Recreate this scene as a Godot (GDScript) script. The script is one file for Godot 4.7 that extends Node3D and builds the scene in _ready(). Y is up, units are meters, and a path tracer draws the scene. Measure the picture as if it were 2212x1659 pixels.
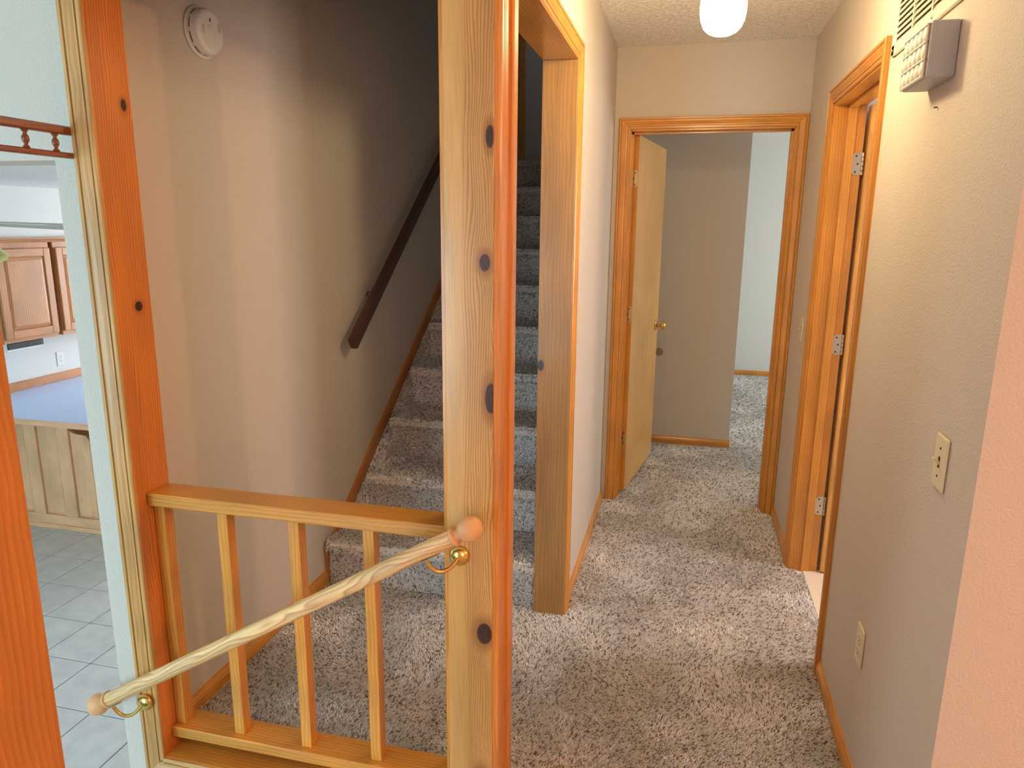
extends Node3D
# A split-level hallway: carpeted hall, stair behind a pine railing, kitchen below on one side.

var mats := {}
var used := {}
const CEIL := 2.436
const LOW := -0.6
const XL := -0.409
const XR := 0.541
const ZE := -3.931
const XS := -1.466
const ZF := -1.5

# ------------------------------------------------------------------ helpers
func sg() -> SurfaceTool:
	var st := SurfaceTool.new()
	st.begin(Mesh.PRIMITIVE_TRIANGLES)
	return st

func ax(v: Vector3, i: int) -> float:
	return v[i]

func uv_of(p: Vector3, n: Vector3, g: int, o: Vector2) -> Vector2:
	var a := n.abs()
	var k := 0
	if a.y >= a.x and a.y >= a.z: k = 1
	elif a.z >= a.x: k = 2
	var u := 0
	var v := g
	if g < 0:
		return Vector2(p.z if k == 0 else p.x, p.z if k == 1 else p.y) + o
	if k == g:
		u = (k + 1) % 3
		v = (k + 2) % 3
		return Vector2(p[u] + o.x, p[v] * 0.25 + o.y)
	for i in 3:
		if i != k and i != g: u = i
	return Vector2(p[u] + o.x + k * 0.117, p[v] + o.y)

func tri(st: SurfaceTool, a: Vector3, b: Vector3, c: Vector3, n: Vector3, g: int, o: Vector2) -> void:
	var pts := [a, b, c]
	if (b - a).cross(c - a).dot(n) > 0.0: pts = [a, c, b]
	for p in pts:
		st.set_normal(n)
		st.set_uv(uv_of(p, n, g, o))
		st.add_vertex(p)

func quad(st: SurfaceTool, a: Vector3, b: Vector3, c: Vector3, d: Vector3, n: Vector3, g := 1, o := Vector2.ZERO) -> void:
	tri(st, a, b, c, n, g, o)
	tri(st, a, c, d, n, g, o)

# box between two corners, edges chamfered by bev, wood grain along axis g
func box(st: SurfaceTool, a: Vector3, b: Vector3, g := 1, bev := 0.0, o := Vector2.ZERO) -> void:
	var lo := Vector3(minf(a.x, b.x), minf(a.y, b.y), minf(a.z, b.z))
	var hi := Vector3(maxf(a.x, b.x), maxf(a.y, b.y), maxf(a.z, b.z))
	var c := (lo + hi) * 0.5
	var h := (hi - lo) * 0.5
	var e := minf(bev, minf(h.x, minf(h.y, h.z)) * 0.9)
	for i in 3:
		var j := (i + 1) % 3
		var k := (i + 2) % 3
		for s in [-1.0, 1.0]:
			var n := Vector3.ZERO
			n[i] = s
			var q := []
			for t in [[-1, -1], [1, -1], [1, 1], [-1, 1]]:
				var p := c
				p[i] += s * h[i]
				p[j] += t[0] * (h[j] - e)
				p[k] += t[1] * (h[k] - e)
				q.append(p)
			quad(st, q[0], q[1], q[2], q[3], n, g, o)
	if e <= 0.0: return
	for i in 3:
		var j := (i + 1) % 3
		var k := (i + 2) % 3
		for sj in [-1.0, 1.0]:
			for sk in [-1.0, 1.0]:
				var n := Vector3.ZERO
				n[j] = sj * 0.70711
				n[k] = sk * 0.70711
				var q := []
				for t in [[-1, 0], [1, 0], [1, 1], [-1, 1]]:
					var p := c
					p[i] += t[0] * (h[i] - e)
					p[j] += sj * (h[j] - (e if t[1] == 0 else 0.0))
					p[k] += sk * (h[k] - (0.0 if t[1] == 0 else e))
					q.append(p)
				quad(st, q[0], q[1], q[2], q[3], n, g, o)
	for sx in [-1.0, 1.0]:
		for sy in [-1.0, 1.0]:
			for sz in [-1.0, 1.0]:
				var s := Vector3(sx, sy, sz)
				var p0 := c + Vector3(sx * h.x, sy * (h.y - e), sz * (h.z - e))
				var p1 := c + Vector3(sx * (h.x - e), sy * h.y, sz * (h.z - e))
				var p2 := c + Vector3(sx * (h.x - e), sy * (h.y - e), sz * h.z)
				tri(st, p0, p1, p2, s.normalized(), g, o)

# profile (a along U, b along V) extruded along L from 0 to ln; m0 and m1 cut the ends aslant
func extrude(st: SurfaceTool, prof: Array, at: Vector3, U: Vector3, V: Vector3, L: Vector3, ln: float, m0 := 0.0, m1 := 0.0, g := 1, o := Vector2.ZERO) -> void:
	var n := prof.size()
	var mid := Vector2.ZERO
	for p in prof: mid += p / n
	for i in n:
		var p: Vector2 = prof[i]
		var q: Vector2 = prof[(i + 1) % n]
		var d := q - p
		if d.length() < 1e-6: continue
		var nn := U * d.y - V * d.x
		if nn.dot(U * ((p.x + q.x) * 0.5 - mid.x) + V * ((p.y + q.y) * 0.5 - mid.y)) < 0.0: nn = -nn
		# concave profiles: the outline runs anticlockwise in (a, b) when area > 0
		nn = nn.normalized()
		if area(prof) > 0.0: nn = (U * d.y - V * d.x).normalized()
		else: nn = (V * d.x - U * d.y).normalized()
		var A := at + U * p.x + V * p.y
		var B := at + U * q.x + V * q.y
		quad(st, A + L * (m0 * p.x), B + L * (m0 * q.x), B + L * (ln + m1 * q.x), A + L * (ln + m1 * p.x), nn, g, o)
	var poly := PackedVector2Array(prof)
	var idx := Geometry2D.triangulate_polygon(poly)
	for t in range(0, idx.size(), 3):
		for e in [0, 1]:
			var pts := []
			for k in 3:
				var p: Vector2 = poly[idx[t + k]]
				pts.append(at + U * p.x + V * p.y + L * ((ln + m1 * p.x) if e == 1 else (m0 * p.x)))
			tri(st, pts[0], pts[1], pts[2], L if e == 1 else -L, g, o)

func area(prof: Array) -> float:
	var s := 0.0
	for i in prof.size():
		var p: Vector2 = prof[i]
		var q: Vector2 = prof[(i + 1) % prof.size()]
		s += p.x * q.y - q.x * p.y
	return s

# profile of [radius, height] turned round the y axis of a transform
func lathe(st: SurfaceTool, prof: Array, t: Transform3D, seg := 24, flute := 0.0, nflute := 0) -> void:
	var rows := []
	var nr := []
	for i in prof.size():
		var p: Array = prof[i]
		var a: Array = prof[maxi(i - 1, 0)]
		var b: Array = prof[mini(i + 1, prof.size() - 1)]
		var d := Vector2(b[0] - a[0], b[1] - a[1]).normalized()
		var row := []
		var nrow := []
		for k in seg + 1:
			var an := TAU * k / seg
			var r: float = p[0]
			if nflute > 0: r += flute * cos(an * nflute)
			var dirv := Vector3(cos(an), 0, sin(an))
			row.append(t * (dirv * r + Vector3(0, p[1], 0)))
			nrow.append((t.basis * (dirv * d.y + Vector3(0, -d.x, 0))).normalized())
		rows.append(row)
		nr.append(nrow)
	for i in prof.size() - 1:
		for k in seg:
			var ids := [[i, k], [i + 1, k], [i + 1, k + 1], [i, k], [i + 1, k + 1], [i, k + 1]]
			for f in 2:
				var q := [ids[f * 3], ids[f * 3 + 1], ids[f * 3 + 2]]
				var A: Vector3 = rows[q[0][0]][q[0][1]]
				var B: Vector3 = rows[q[1][0]][q[1][1]]
				var C: Vector3 = rows[q[2][0]][q[2][1]]
				if A.is_equal_approx(B) or B.is_equal_approx(C) or A.is_equal_approx(C): continue
				if (B - A).cross(C - A).dot(nr[i][k] + nr[i + 1][k]) > 0.0: q = [q[0], q[2], q[1]]
				for v in q:
					st.set_normal(nr[v[0]][v[1]])
					st.set_uv(Vector2(float(v[1]) / seg * 0.12, float(prof[v[0]][1])))
					st.add_vertex(rows[v[0]][v[1]])

func ball(st: SurfaceTool, c: Vector3, r: float, seg := 24, sy := 1.0) -> void:
	var pr := []
	for i in 13:
		var a := -PI / 2 + PI * i / 12.0
		pr.append([maxf(cos(a) * r, 0.00005), sin(a) * r * sy])
	lathe(st, pr, Transform3D(Basis(), c), seg)

# round bar swept along a line of points
func tube(st: SurfaceTool, pts: Array, r: float, seg := 12) -> void:
	var rings := []
	var nrm := []
	var x := Vector3.ZERO
	for i in pts.size():
		var a: Vector3 = pts[maxi(i - 1, 0)]
		var b: Vector3 = pts[mini(i + 1, pts.size() - 1)]
		var d := (b - a).normalized()
		if i == 0: x = along(a, b).basis.x
		x = (x - d * d.dot(x)).normalized()
		var z := x.cross(d)
		var ring := []
		var nr := []
		for k in seg:
			var q := x * cos(TAU * k / seg) + z * sin(TAU * k / seg)
			ring.append(pts[i] + q * r)
			nr.append(q)
		rings.append(ring)
		nrm.append(nr)
	for i in pts.size() - 1:
		for k in seg:
			var k2 := (k + 1) % seg
			for t in [[[i, k], [i + 1, k], [i + 1, k2]], [[i, k], [i + 1, k2], [i, k2]]]:
				var f: Array = t
				var A: Vector3 = rings[f[0][0]][f[0][1]]
				var B: Vector3 = rings[f[1][0]][f[1][1]]
				var C: Vector3 = rings[f[2][0]][f[2][1]]
				if (B - A).cross(C - A).dot(nrm[i][k]) > 0.0: f = [f[0], f[2], f[1]]
				for v in f:
					st.set_normal(nrm[v[0]][v[1]])
					st.set_uv(Vector2(float(v[1]) / seg * 0.1, v[0] * 0.02))
					st.add_vertex(rings[v[0]][v[1]])
	for e in [0, pts.size() - 1]:
		var m: int = mini(e + 1, 1) if e == 0 else e - 1
		var out := ((pts[e] as Vector3) - (pts[m] as Vector3)).normalized()
		for k in seg: tri(st, pts[e], rings[e][k], rings[e][(k + 1) % seg], out, 1, Vector2.ZERO)

func along(a: Vector3, b: Vector3) -> Transform3D:
	var y := (b - a).normalized()
	var x := y.cross(Vector3(0.13, 0.2, 0.97)).normalized()
	if absf(y.dot(Vector3(0.13, 0.2, 0.97).normalized())) > 0.98: x = y.cross(Vector3.RIGHT).normalized()
	return Transform3D(Basis(x, y, x.cross(y)), a)

func numbered(n: String) -> String:
	if not used.has(n):
		used[n] = 0
		return n
	used[n] += 1
	return "%s_%03d" % [n, used[n]]

func part(called: String, st: SurfaceTool, m: Material, parent: Node3D) -> MeshInstance3D:
	var o := MeshInstance3D.new()
	o.name = called
	o.mesh = st.commit()
	o.material_override = m
	parent.add_child(o, true)
	return o

func part_mesh(called: String, me: Mesh, m: Material, parent: Node3D, at: Vector3) -> MeshInstance3D:
	var o := MeshInstance3D.new()
	o.name = called
	o.mesh = me
	o.material_override = m
	o.position = at
	parent.add_child(o, true)
	return o

func bpart(called: String, a: Vector3, b: Vector3, m: Material, parent: Node3D, g := 1, bev := 0.0, o := Vector2.ZERO) -> MeshInstance3D:
	var st := sg()
	box(st, a, b, g, bev, o)
	return part(called, st, m, parent)

func thing(called: String, label: String, category: String, group := "") -> Node3D:
	var o := Node3D.new()
	o.name = numbered(called)
	add_child(o)
	o.set_meta("label", label)
	o.set_meta("category", category)
	if group != "": o.set_meta("group", group)
	return o

func struct(called: String, label := "") -> Node3D:
	var o := Node3D.new()
	o.name = called
	add_child(o)
	o.set_meta("kind", "structure")
	if label != "": o.set_meta("label", label)
	return o

func sbox(called: String, boxes: Array, m: Material, label := "") -> MeshInstance3D:
	var st := sg()
	for b in boxes: box(st, Vector3(b[0], b[1], b[2]), Vector3(b[3], b[4], b[5]), -1)
	var o := MeshInstance3D.new()
	o.name = called
	o.mesh = st.commit()
	o.material_override = m
	o.set_meta("kind", "structure")
	if label != "": o.set_meta("label", label)
	add_child(o)
	return o

# ------------------------------------------------------------------ textures and materials
func noise_img(size: int, freq: float, seed_: int, oct := 3, type := FastNoiseLite.TYPE_SIMPLEX_SMOOTH) -> Image:
	var n := FastNoiseLite.new()
	n.seed = seed_
	n.noise_type = type
	n.frequency = freq
	n.fractal_octaves = oct
	return n.get_seamless_image(size, size)

func sstep(a: float, b: float, x: float) -> float:
	var t := clampf((x - a) / (b - a), 0.0, 1.0)
	return t * t * (3.0 - 2.0 * t)

# wood: w x h pixels over mw x mh metres; pale and dark sRGB; knots [u m, v m, rx m, ry m]; sap = share of width without rings
func wood_tex(w: int, h: int, mw: float, mh: float, seed_: int, pale: Color, ring: Color, knot: Color, rings: float, sharp: float, knots := [], sap := -1.0, wave := 0.02) -> ImageTexture:
	var na := noise_img(256, 0.012, seed_, 3).get_data()
	var nb := noise_img(256, 0.05, seed_ + 7, 3).get_data()
	var out := PackedByteArray()
	out.resize(w * h * 3)
	var r0 := pale
	for j in h:
		var v := mh * j / h
		var ja := int(256.0 * j / h) & 255
		for i in w:
			var u := mw * i / w
			var ia := int(256.0 * i / w) & 255
			var s0 := na[ja * 256 + ((ia / 3) & 255)] / 255.0 - 0.5
			var s1 := nb[((j / 6) & 255) * 256 + ((i * 3) & 255)] / 255.0 - 0.5
			var f := u + s0 * wave * 2.0
			var kd := 9.0
			var halo := 0.0
			for k in knots:
				var du: float = u - k[0]
				var dv: float = v - k[1]
				var L: float = k[3] * 3.2
				var push: float = exp(-(dv * dv) / (L * L))
				f -= k[2] * 1.1 * push * signf(du) * exp(-absf(du) / (k[2] * 3.0))
				var e := sqrt(du * du / (k[2] * k[2]) + dv * dv / (k[3] * k[3]))
				if e < kd: kd = e
			var ph := f * rings
			var q := ph - floorf(ph)
			var line := pow(q, sharp) * (1.0 - sstep(0.9, 1.0, q) * 0.6)
			if sap >= 0.0: line *= sstep(sap - 0.05, sap + 0.05, (u + s0 * wave) / mw)
			line = clampf(line * 0.85, 0.0, 1.0)
			var c := pale.lerp(ring, line)
			c = c * (1.0 + s1 * 0.10 + s0 * 0.16)
			if kd < 2.4:
				halo = 1.0 - sstep(1.0, 2.4, kd)
				c = c.lerp(ring, halo * 0.55)
				if kd < 1.12:
					var t := 1.0 - sstep(0.9, 1.12, kd)
					c = c.lerp(knot * (0.95 + 0.10 * sin(kd * 11.0 + s1 * 6.0) + s1 * 0.5), t)
			var at := (j * w + i) * 3
			out[at] = clampi(int(c.r * 255.0), 0, 255)
			out[at + 1] = clampi(int(c.g * 255.0), 0, 255)
			out[at + 2] = clampi(int(c.b * 255.0), 0, 255)
	return ImageTexture.create_from_image(Image.create_from_data(w, h, false, Image.FORMAT_RGB8, out))

func wood_mat(t: ImageTexture, mw: float, mh: float, rough := 0.34, coat := 0.4) -> StandardMaterial3D:
	var m := StandardMaterial3D.new()
	m.albedo_texture = t
	m.uv1_scale = Vector3(1.0 / mw, 1.0 / mh, 1)
	m.roughness = rough
	m.clearcoat_enabled = coat > 0.0
	m.clearcoat = coat
	m.clearcoat_roughness = 0.18
	return m

func plain(c: Color, rough := 0.6, metal := 0.0) -> StandardMaterial3D:
	var m := StandardMaterial3D.new()
	m.albedo_color = c
	m.roughness = rough
	m.metallic = metal
	return m

func c8(r: int, g: int, b: int) -> Color:
	return Color(r / 255.0, g / 255.0, b / 255.0)

func height_tex(kind: String) -> ImageTexture:
	var im: Image
	if kind == "peel":
		im = noise_img(1024, 0.06, 11, 3)
	elif kind == "knock":
		im = noise_img(768, 0.032, 23, 4)
		for y in 768:
			for x in 768:
				var v := im.get_pixel(x, y).r
				var t := sstep(0.5, 0.62, v)
				im.set_pixel(x, y, Color(t, t, t))
	else:
		im = noise_img(512, 0.12, 31, 3)
	im.convert(Image.FORMAT_RGB8)
	return ImageTexture.create_from_image(im)

func paint(c: Color, ht: ImageTexture, size_m: float, cm: float, rough := 0.75) -> StandardMaterial3D:
	var m := plain(c, rough)
	m.uv1_scale = Vector3.ONE / size_m
	m.heightmap_enabled = true
	m.heightmap_texture = ht
	m.heightmap_scale = cm
	return m

func make_materials() -> void:
	var peel := height_tex("peel")
	var knock := height_tex("knock")
	var fine := height_tex("fine")
	mats.wall = paint(c8(206, 195, 182), peel, 0.5, 0.13)
	mats.wall_white = paint(c8(222, 222, 218), peel, 0.5, 0.1)
	mats.ceiling = paint(c8(250, 246, 238), knock, 0.75, 0.42)
	mats.ceiling_white = paint(c8(225, 228, 228), knock, 0.75, 0.42)
	var W := 0.32
	var H := 1.4
	mats.pine = wood_mat(wood_tex(256, 768, W, H, 3, c8(212, 148, 60), c8(188, 118, 40), c8(70, 38, 22), 90.0, 1.6, [], -1.0, 0.008), W, H)
	mats.pine2 = wood_mat(wood_tex(256, 768, W, H, 9, c8(196, 126, 50), c8(172, 98, 34), c8(66, 34, 20), 110.0, 1.6, [], -1.0, 0.008), W, H)  # orange copy of the pine: warm lamp light put into the colour
	mats.pine3 = wood_mat(wood_tex(256, 512, W, H, 17, c8(214, 142, 64), c8(194, 114, 46), c8(66, 34, 20), 100.0, 1.6, [], -1.0, 0.006), W, H)
	mats.post = wood_mat(wood_tex(192, 1536, 0.128, 2.2, 71, c8(200, 160, 94), c8(134, 82, 40), c8(62, 44, 40), 165.0, 3.2, [[0.109, 1.725, 0.009, 0.022], [0.098, 1.466, 0.0115, 0.018], [0.1125, 1.165, 0.013, 0.034], [0.098, 0.576, 0.018, 0.027], [0.091, 0.16, 0.014, 0.03]], 0.40, 0.012), 0.128, 2.2, 0.35, 0.3)  # pale base tone holds the daylight on this front; knots and sapwood are grain
	mats.jamb_lamplit = wood_mat(wood_tex(160, 1024, 0.14, 2.2, 81, c8(222, 138, 58), c8(172, 86, 32), c8(56, 24, 14), 130.0, 2.4, [[0.026, 1.829, 0.009, 0.014], [0.045, 1.329, 0.0125, 0.0125]], -1.0, 0.012), 0.14, 2.2, 0.35, 0.3)  # orange base tone carries the lamp light falling on this face
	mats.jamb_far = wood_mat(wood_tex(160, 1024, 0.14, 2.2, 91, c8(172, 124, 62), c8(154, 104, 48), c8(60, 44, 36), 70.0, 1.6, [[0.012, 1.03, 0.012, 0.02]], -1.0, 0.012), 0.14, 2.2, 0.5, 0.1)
	mats.pine_daylit = wood_mat(wood_tex(256, 768, W, H, 13, c8(210, 164, 98), c8(184, 132, 72), c8(70, 44, 28), 90.0, 1.8, [], -1.0, 0.007), W, H)  # pale copy of the pine: daylight on the fronts painted into the colour
	mats.oak = wood_mat(wood_tex(256, 768, W, H, 21, c8(198, 138, 88), c8(164, 102, 58), c8(90, 50, 30), 70.0, 1.8), W, H, 0.42, 0.15)
	mats.oak_pale = wood_mat(wood_tex(256, 512, W, H, 27, c8(244, 192, 146), c8(224, 164, 118), c8(90, 50, 30), 80.0, 1.7, [], -1.0, 0.012), W, H, 0.42, 0.15)
	mats.oak_dark = wood_mat(wood_tex(128, 256, W, H, 25, c8(150, 82, 42), c8(110, 52, 24), c8(60, 30, 20), 90.0, 1.6), W, H, 0.35, 0.3)
	mats.rail_wood = wood_mat(wood_tex(128, 1024, 0.12, 1.3, 33, c8(226, 188, 130), c8(166, 114, 68), c8(110, 60, 40), 62.0, 2.6, [], -1.0, 0.03), 0.12, 1.3, 0.45, 0.1)
	mats.beech = plain(c8(222, 170, 118), 0.45)
	mats.dark_wood = wood_mat(wood_tex(64, 256, W, H, 41, c8(84, 50, 32), c8(60, 34, 22), c8(40, 22, 16), 80.0, 1.5), W, H, 0.4, 0.2)
	mats.birch = wood_mat(wood_tex(256, 512, 0.8, 2.1, 51, c8(214, 164, 92), c8(196, 142, 72), c8(90, 60, 30), 22.0, 1.4, [], -1.0, 0.06), 0.8, 2.1, 0.4, 0.2)
	mats.brass = plain(c8(226, 190, 110), 0.22, 1.0)
	mats.brass_pale = plain(c8(214, 200, 160), 0.3, 1.0)
	mats.steel = plain(c8(190, 188, 176), 0.3, 1.0)
	mats.ivory = plain(c8(224, 212, 178), 0.4)
	mats.white_plastic = plain(c8(228, 226, 220), 0.45)
	mats.grey_plastic = plain(c8(178, 182, 192), 0.5)
	mats.black = plain(c8(22, 22, 24), 0.4)
	mats.dark = plain(c8(30, 26, 24), 0.8)
	mats.vent = plain(c8(216, 206, 186), 0.5)
	mats.laminate = plain(c8(178, 208, 248), 0.3)
	mats.fan_grey = plain(c8(186, 188, 176), 0.5)
	var gl := plain(Color(0.9, 0.95, 1.0, 0.08), 0.02)
	gl.transparency = BaseMaterial3D.TRANSPARENCY_ALPHA
	mats.glass = gl
	var carpet := plain(c8(214, 204, 194), 0.95)
	mats.carpet = carpet
	var tuft := plain(Color.WHITE, 0.95)
	tuft.vertex_color_use_as_albedo = true
	mats.tuft = tuft
	# floor tile: pale grey stone with soft mottling
	var ti := noise_img(256, 0.02, 61, 4)
	ti.convert(Image.FORMAT_RGB8)
	for y in 256:
		for x in 256:
			var v := ti.get_pixel(x, y).r - 0.5
			ti.set_pixel(x, y, Color(0.82 + v * 0.09, 0.82 + v * 0.085, 0.81 + v * 0.08))
	var tm := StandardMaterial3D.new()
	tm.albedo_texture = ImageTexture.create_from_image(ti)
	tm.uv1_triplanar = true
	tm.uv1_world_triplanar = true
	tm.uv1_scale = Vector3.ONE / 0.7
	tm.roughness = 0.35
	mats.tile = tm
	mats.grout = plain(c8(70, 72, 76), 0.9)
	mats.tile_cream = plain(c8(232, 222, 204), 0.35)

# ------------------------------------------------------------------ lights, camera
func omni(n: String, at: Vector3, col: Color, e: float, size: float) -> void:
	var l := OmniLight3D.new()
	l.name = n
	l.light_color = col.linear_to_srgb()
	l.light_energy = e
	l.light_size = size
	l.omni_range = 14.0
	l.omni_attenuation = 2.0
	l.shadow_enabled = true
	l.position = at
	add_child(l)

# daylight standing in a window opening, shining along dir
func daylight(n: String, at: Vector3, dir: Vector3, size: Vector2, col: Color, e: float) -> void:
	var l := AreaLight3D.new()
	l.name = n
	l.area_size = size
	l.area_normalize_energy = true
	l.light_color = col.linear_to_srgb()
	l.light_energy = e
	l.area_range = 16.0
	l.area_attenuation = 2.0
	l.shadow_enabled = true
	l.position = at
	add_child(l)
	l.look_at_from_position(at, at + dir, Vector3.UP if absf(dir.y) < 0.9 else Vector3.RIGHT)

func _ready() -> void:
	var cam := Camera3D.new()
	cam.name = "camera"
	cam.fov = rad_to_deg(2.0 * atan(829.5 / 1538.8))
	cam.near = 0.05
	cam.position = Vector3(0, 1.5447, 0)
	cam.basis = Basis(Vector3.UP, 0.23657) * Basis(Vector3.RIGHT, -0.21836) * Basis(Vector3.BACK, 0.00934)
	add_child(cam)
	cam.current = true
	var env := Environment.new()
	env.background_mode = Environment.BG_SKY
	var sky := Sky.new()
	var sm := ProceduralSkyMaterial.new()
	sm.sky_top_color = c8(120, 160, 215)
	sm.sky_horizon_color = c8(205, 220, 236)
	sm.ground_bottom_color = c8(110, 110, 96)
	sm.ground_horizon_color = c8(190, 200, 205)
	sky.sky_material = sm
	env.sky = sky
	env.tonemap_mode = Environment.TONE_MAPPER_LINEAR
	env.tonemap_exposure = 1.0
	env.sdfgi_enabled = true
	env.ssao_enabled = true
	env.ssil_enabled = true
	var we := WorldEnvironment.new()
	we.environment = env
	add_child(we)
	# daylight at the windows of the rooms round about, two added for fill
	daylight("living_window_daylight", Vector3(1.6, 1.35, 3.93), Vector3(0, 0, -1), Vector2(2.0, 1.4), Color(1.0, 0.71, 0.53), 7.6)
	daylight("dining_window_daylight", Vector3(-2.7, 0.55, 3.93), Vector3(0, 0, -1), Vector2(1.8, 2.0), Color(0.5, 0.82, 1.0), 20.0)
	daylight("kitchen_window_daylight", Vector3(-3.2, 0.95, -6.43), Vector3(0, 0, 1), Vector2(1.5, 1.0), Color(0.92, 0.95, 1.0), 7.6)
	daylight("dining_side_added_fill", Vector3(-4.74, 0.75, 0.1), Vector3(1, 0, 0), Vector2(1.6, 1.4), Color(0.88, 0.98, 1.0), 3.5)  # added light, sends cool fill onto the hall wall
	daylight("bedroom_window_daylight", Vector3(3.43, 1.4, -6.0), Vector3(-1, 0, 0), Vector2(1.6, 1.3), Color(0.9, 0.99, 1.0), 6.3)
	daylight("bathroom_window_daylight", Vector3(2.53, 1.5, -2.8), Vector3(-1, 0, 0), Vector2(0.8, 0.9), Color(1.0, 0.88, 0.86), 4.4)

	daylight("upstairs_added_fill", Vector3(-0.53, 3.3, -5.65), Vector3(-1, 0, 0), Vector2(0.6, 0.8), Color(1.0, 0.96, 0.9), 0.06)  # added light, lifts the dark upper landing

	make_materials()
	build_shell()
	build_trim()
	build_doors()
	build_stairs()
	build_railing()
	build_fittings()
	build_kitchen()
	build_carpet()

# ------------------------------------------------------------------ shell
func build_shell() -> void:
	var w: Material = mats.wall
	sbox("wall_left", [
		[-0.525, 0, -2.612, XL, CEIL, -5.2], [-0.525, 2.115, -1.5, XL, CEIL, -2.612],
		[-0.525, CEIL, -1.5, XL, 4.4, -5.35], [-0.525, CEIL, -5.95, XL, 4.4, -6.3], [-0.525, CEIL, -5.35, XL, 2.9, -5.95], [-0.525, 3.7, -5.35, XL, 4.4, -5.95], [-0.505, 0, -1.52, -0.425, 2.115, -1.64],
		[-0.525, 0, -5.2, XL, CEIL, -6.3]], w)
	sbox("wall_right", [
		[XR, 0, -1.408, 0.66, CEIL, -1.82], [XR, 0, -1.82, 0.66, 2.057, -2.364], [XR, 2.328, -1.82, 0.66, CEIL, -2.364], [XR, 0, -2.364, 0.66, CEIL, -2.475], [XR, 2.042, -2.475, 0.66, CEIL, -3.285], [XR, 0, -3.285, 0.66, CEIL, -4.06]], w)
	sbox("wall_front", [[0.66, 0, -1.408, 4.3, CEIL, -1.54]], w)
	sbox("wall_end", [
		[XL, 0, ZE, -0.338, CEIL, -4.06], [0.494, 0, ZE, XR, CEIL, -4.06], [-0.338, 2.045, ZE, 0.494, CEIL, -4.06]], w)
	sbox("wall_stair", [[-1.514, LOW, -1.63, XS, 4.4, -6.3]], w)
	sbox("wall_railing", [
		[-1.514, LOW, -1.63, -1.412, 4.4, ZF], [-1.412, LOW, -1.63, -0.525, 0.012, ZF], [-1.412, 2.13, -1.63, -0.525, 4.4, ZF],
		[-0.525, LOW, -1.63, -0.55, 0.0, ZF]], w)
	sbox("wall_kitchen_header", [[-4.93, 1.691, -1.63, -1.514, CEIL, ZF]], mats.wall)
	sbox("wall_upper_stair", [[XS, 2.0, -6.3, XL, 4.4, -6.2]], w)
	sbox("ceiling", [[-0.525, CEIL, -1.5, 0.66, 2.56, -4.06]], mats.ceiling)
	sbox("ceiling_stair", [[-1.514, 4.4, -1.5, XL, 4.5, -6.3]], mats.ceiling)
	sbox("ceiling_living", [[-4.93, CEIL, 4.1, 4.3, 2.56, -1.5]], mats.ceiling)
	sbox("ceiling_bedroom", [[-0.525, CEIL, -4.06, 3.6, 2.56, -8.0]], mats.ceiling)
	sbox("ceiling_bathroom", [[0.66, CEIL, -1.54, 2.7, 2.56, -4.06]], mats.ceiling)
	sbox("ceiling_kitchen", [[-4.93, 1.78, -1.63, -1.514, 1.9, -6.6]], mats.ceiling_white)
	# floors
	sbox("floor", [[-1.466, -0.12, -1.63, XR + 0.06, 0, -4.06], [-0.55, -0.12, -1.63, 4.3, 0, -0.6], [-0.83, -0.12, -0.6, 4.3, 0, 4.1]], mats.carpet, "speckled beige brown cut pile carpet along the hall")
	sbox("floor_bedroom", [[-0.525, -0.12, -4.06, 3.6, 0, -8.0]], mats.carpet)
	sbox("floor_bathroom", [[XR + 0.06, -0.12, -1.54, 2.7, -0.004, -4.06]], mats.grout)
	sbox("floor_dining", [[-4.93, -0.75, 4.1, -0.83, LOW - 0.006, -6.6], [-0.83, -0.75, -0.6, -0.6, LOW - 0.006, -1.63]], mats.grout)
	# living room
	sbox("wall_living_south", [[-0.83, 0, 4.0, 0.6, CEIL, 4.1], [2.6, 0, 4.0, 4.3, CEIL, 4.1], [0.6, 0, 4.0, 2.6, 0.65, 4.1], [0.6, 2.05, 4.0, 2.6, CEIL, 4.1]], w)
	sbox("wall_living_east", [[4.2, 0, -1.54, 4.3, CEIL, 4.1]], w)
	sbox("wall_living_west", [[-0.83, LOW, -0.58, -0.715, CEIL, 4.1]], w)
	# dining room and kitchen
	var ww: Material = mats.wall_white
	sbox("wall_dining_south", [[-4.93, LOW, 4.0, -3.6, CEIL, 4.1], [-1.8, LOW, 4.0, -0.83, CEIL, 4.1], [-3.6, 1.55, 4.0, -1.8, CEIL, 4.1], [-3.6, LOW, 4.0, -1.8, -0.45, 4.1]], ww)
	sbox("wall_kitchen_west", [[-4.93, LOW, -6.6, -4.81, CEIL, -0.7], [-4.93, LOW, 0.9, -4.81, CEIL, 4.1], [-4.93, LOW, -0.7, -4.81, 0.05, 0.9], [-4.93, 1.45, -0.7, -4.81, CEIL, 0.9]], ww)
	sbox("wall_kitchen_back", [[-4.93, LOW, -6.6, -3.95, 1.9, -6.5], [-2.45, LOW, -6.6, -1.514, 1.9, -6.5], [-3.95, LOW, -6.6, -2.45, 0.45, -6.5], [-3.95, 1.45, -6.6, -2.45, 1.9, -6.5]], ww)
	sbox("wall_kitchen_soffit", [[-4.81, 1.432, -6.5, -4.5, 1.78, -3.5]], ww)
	var n := 1
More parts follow.
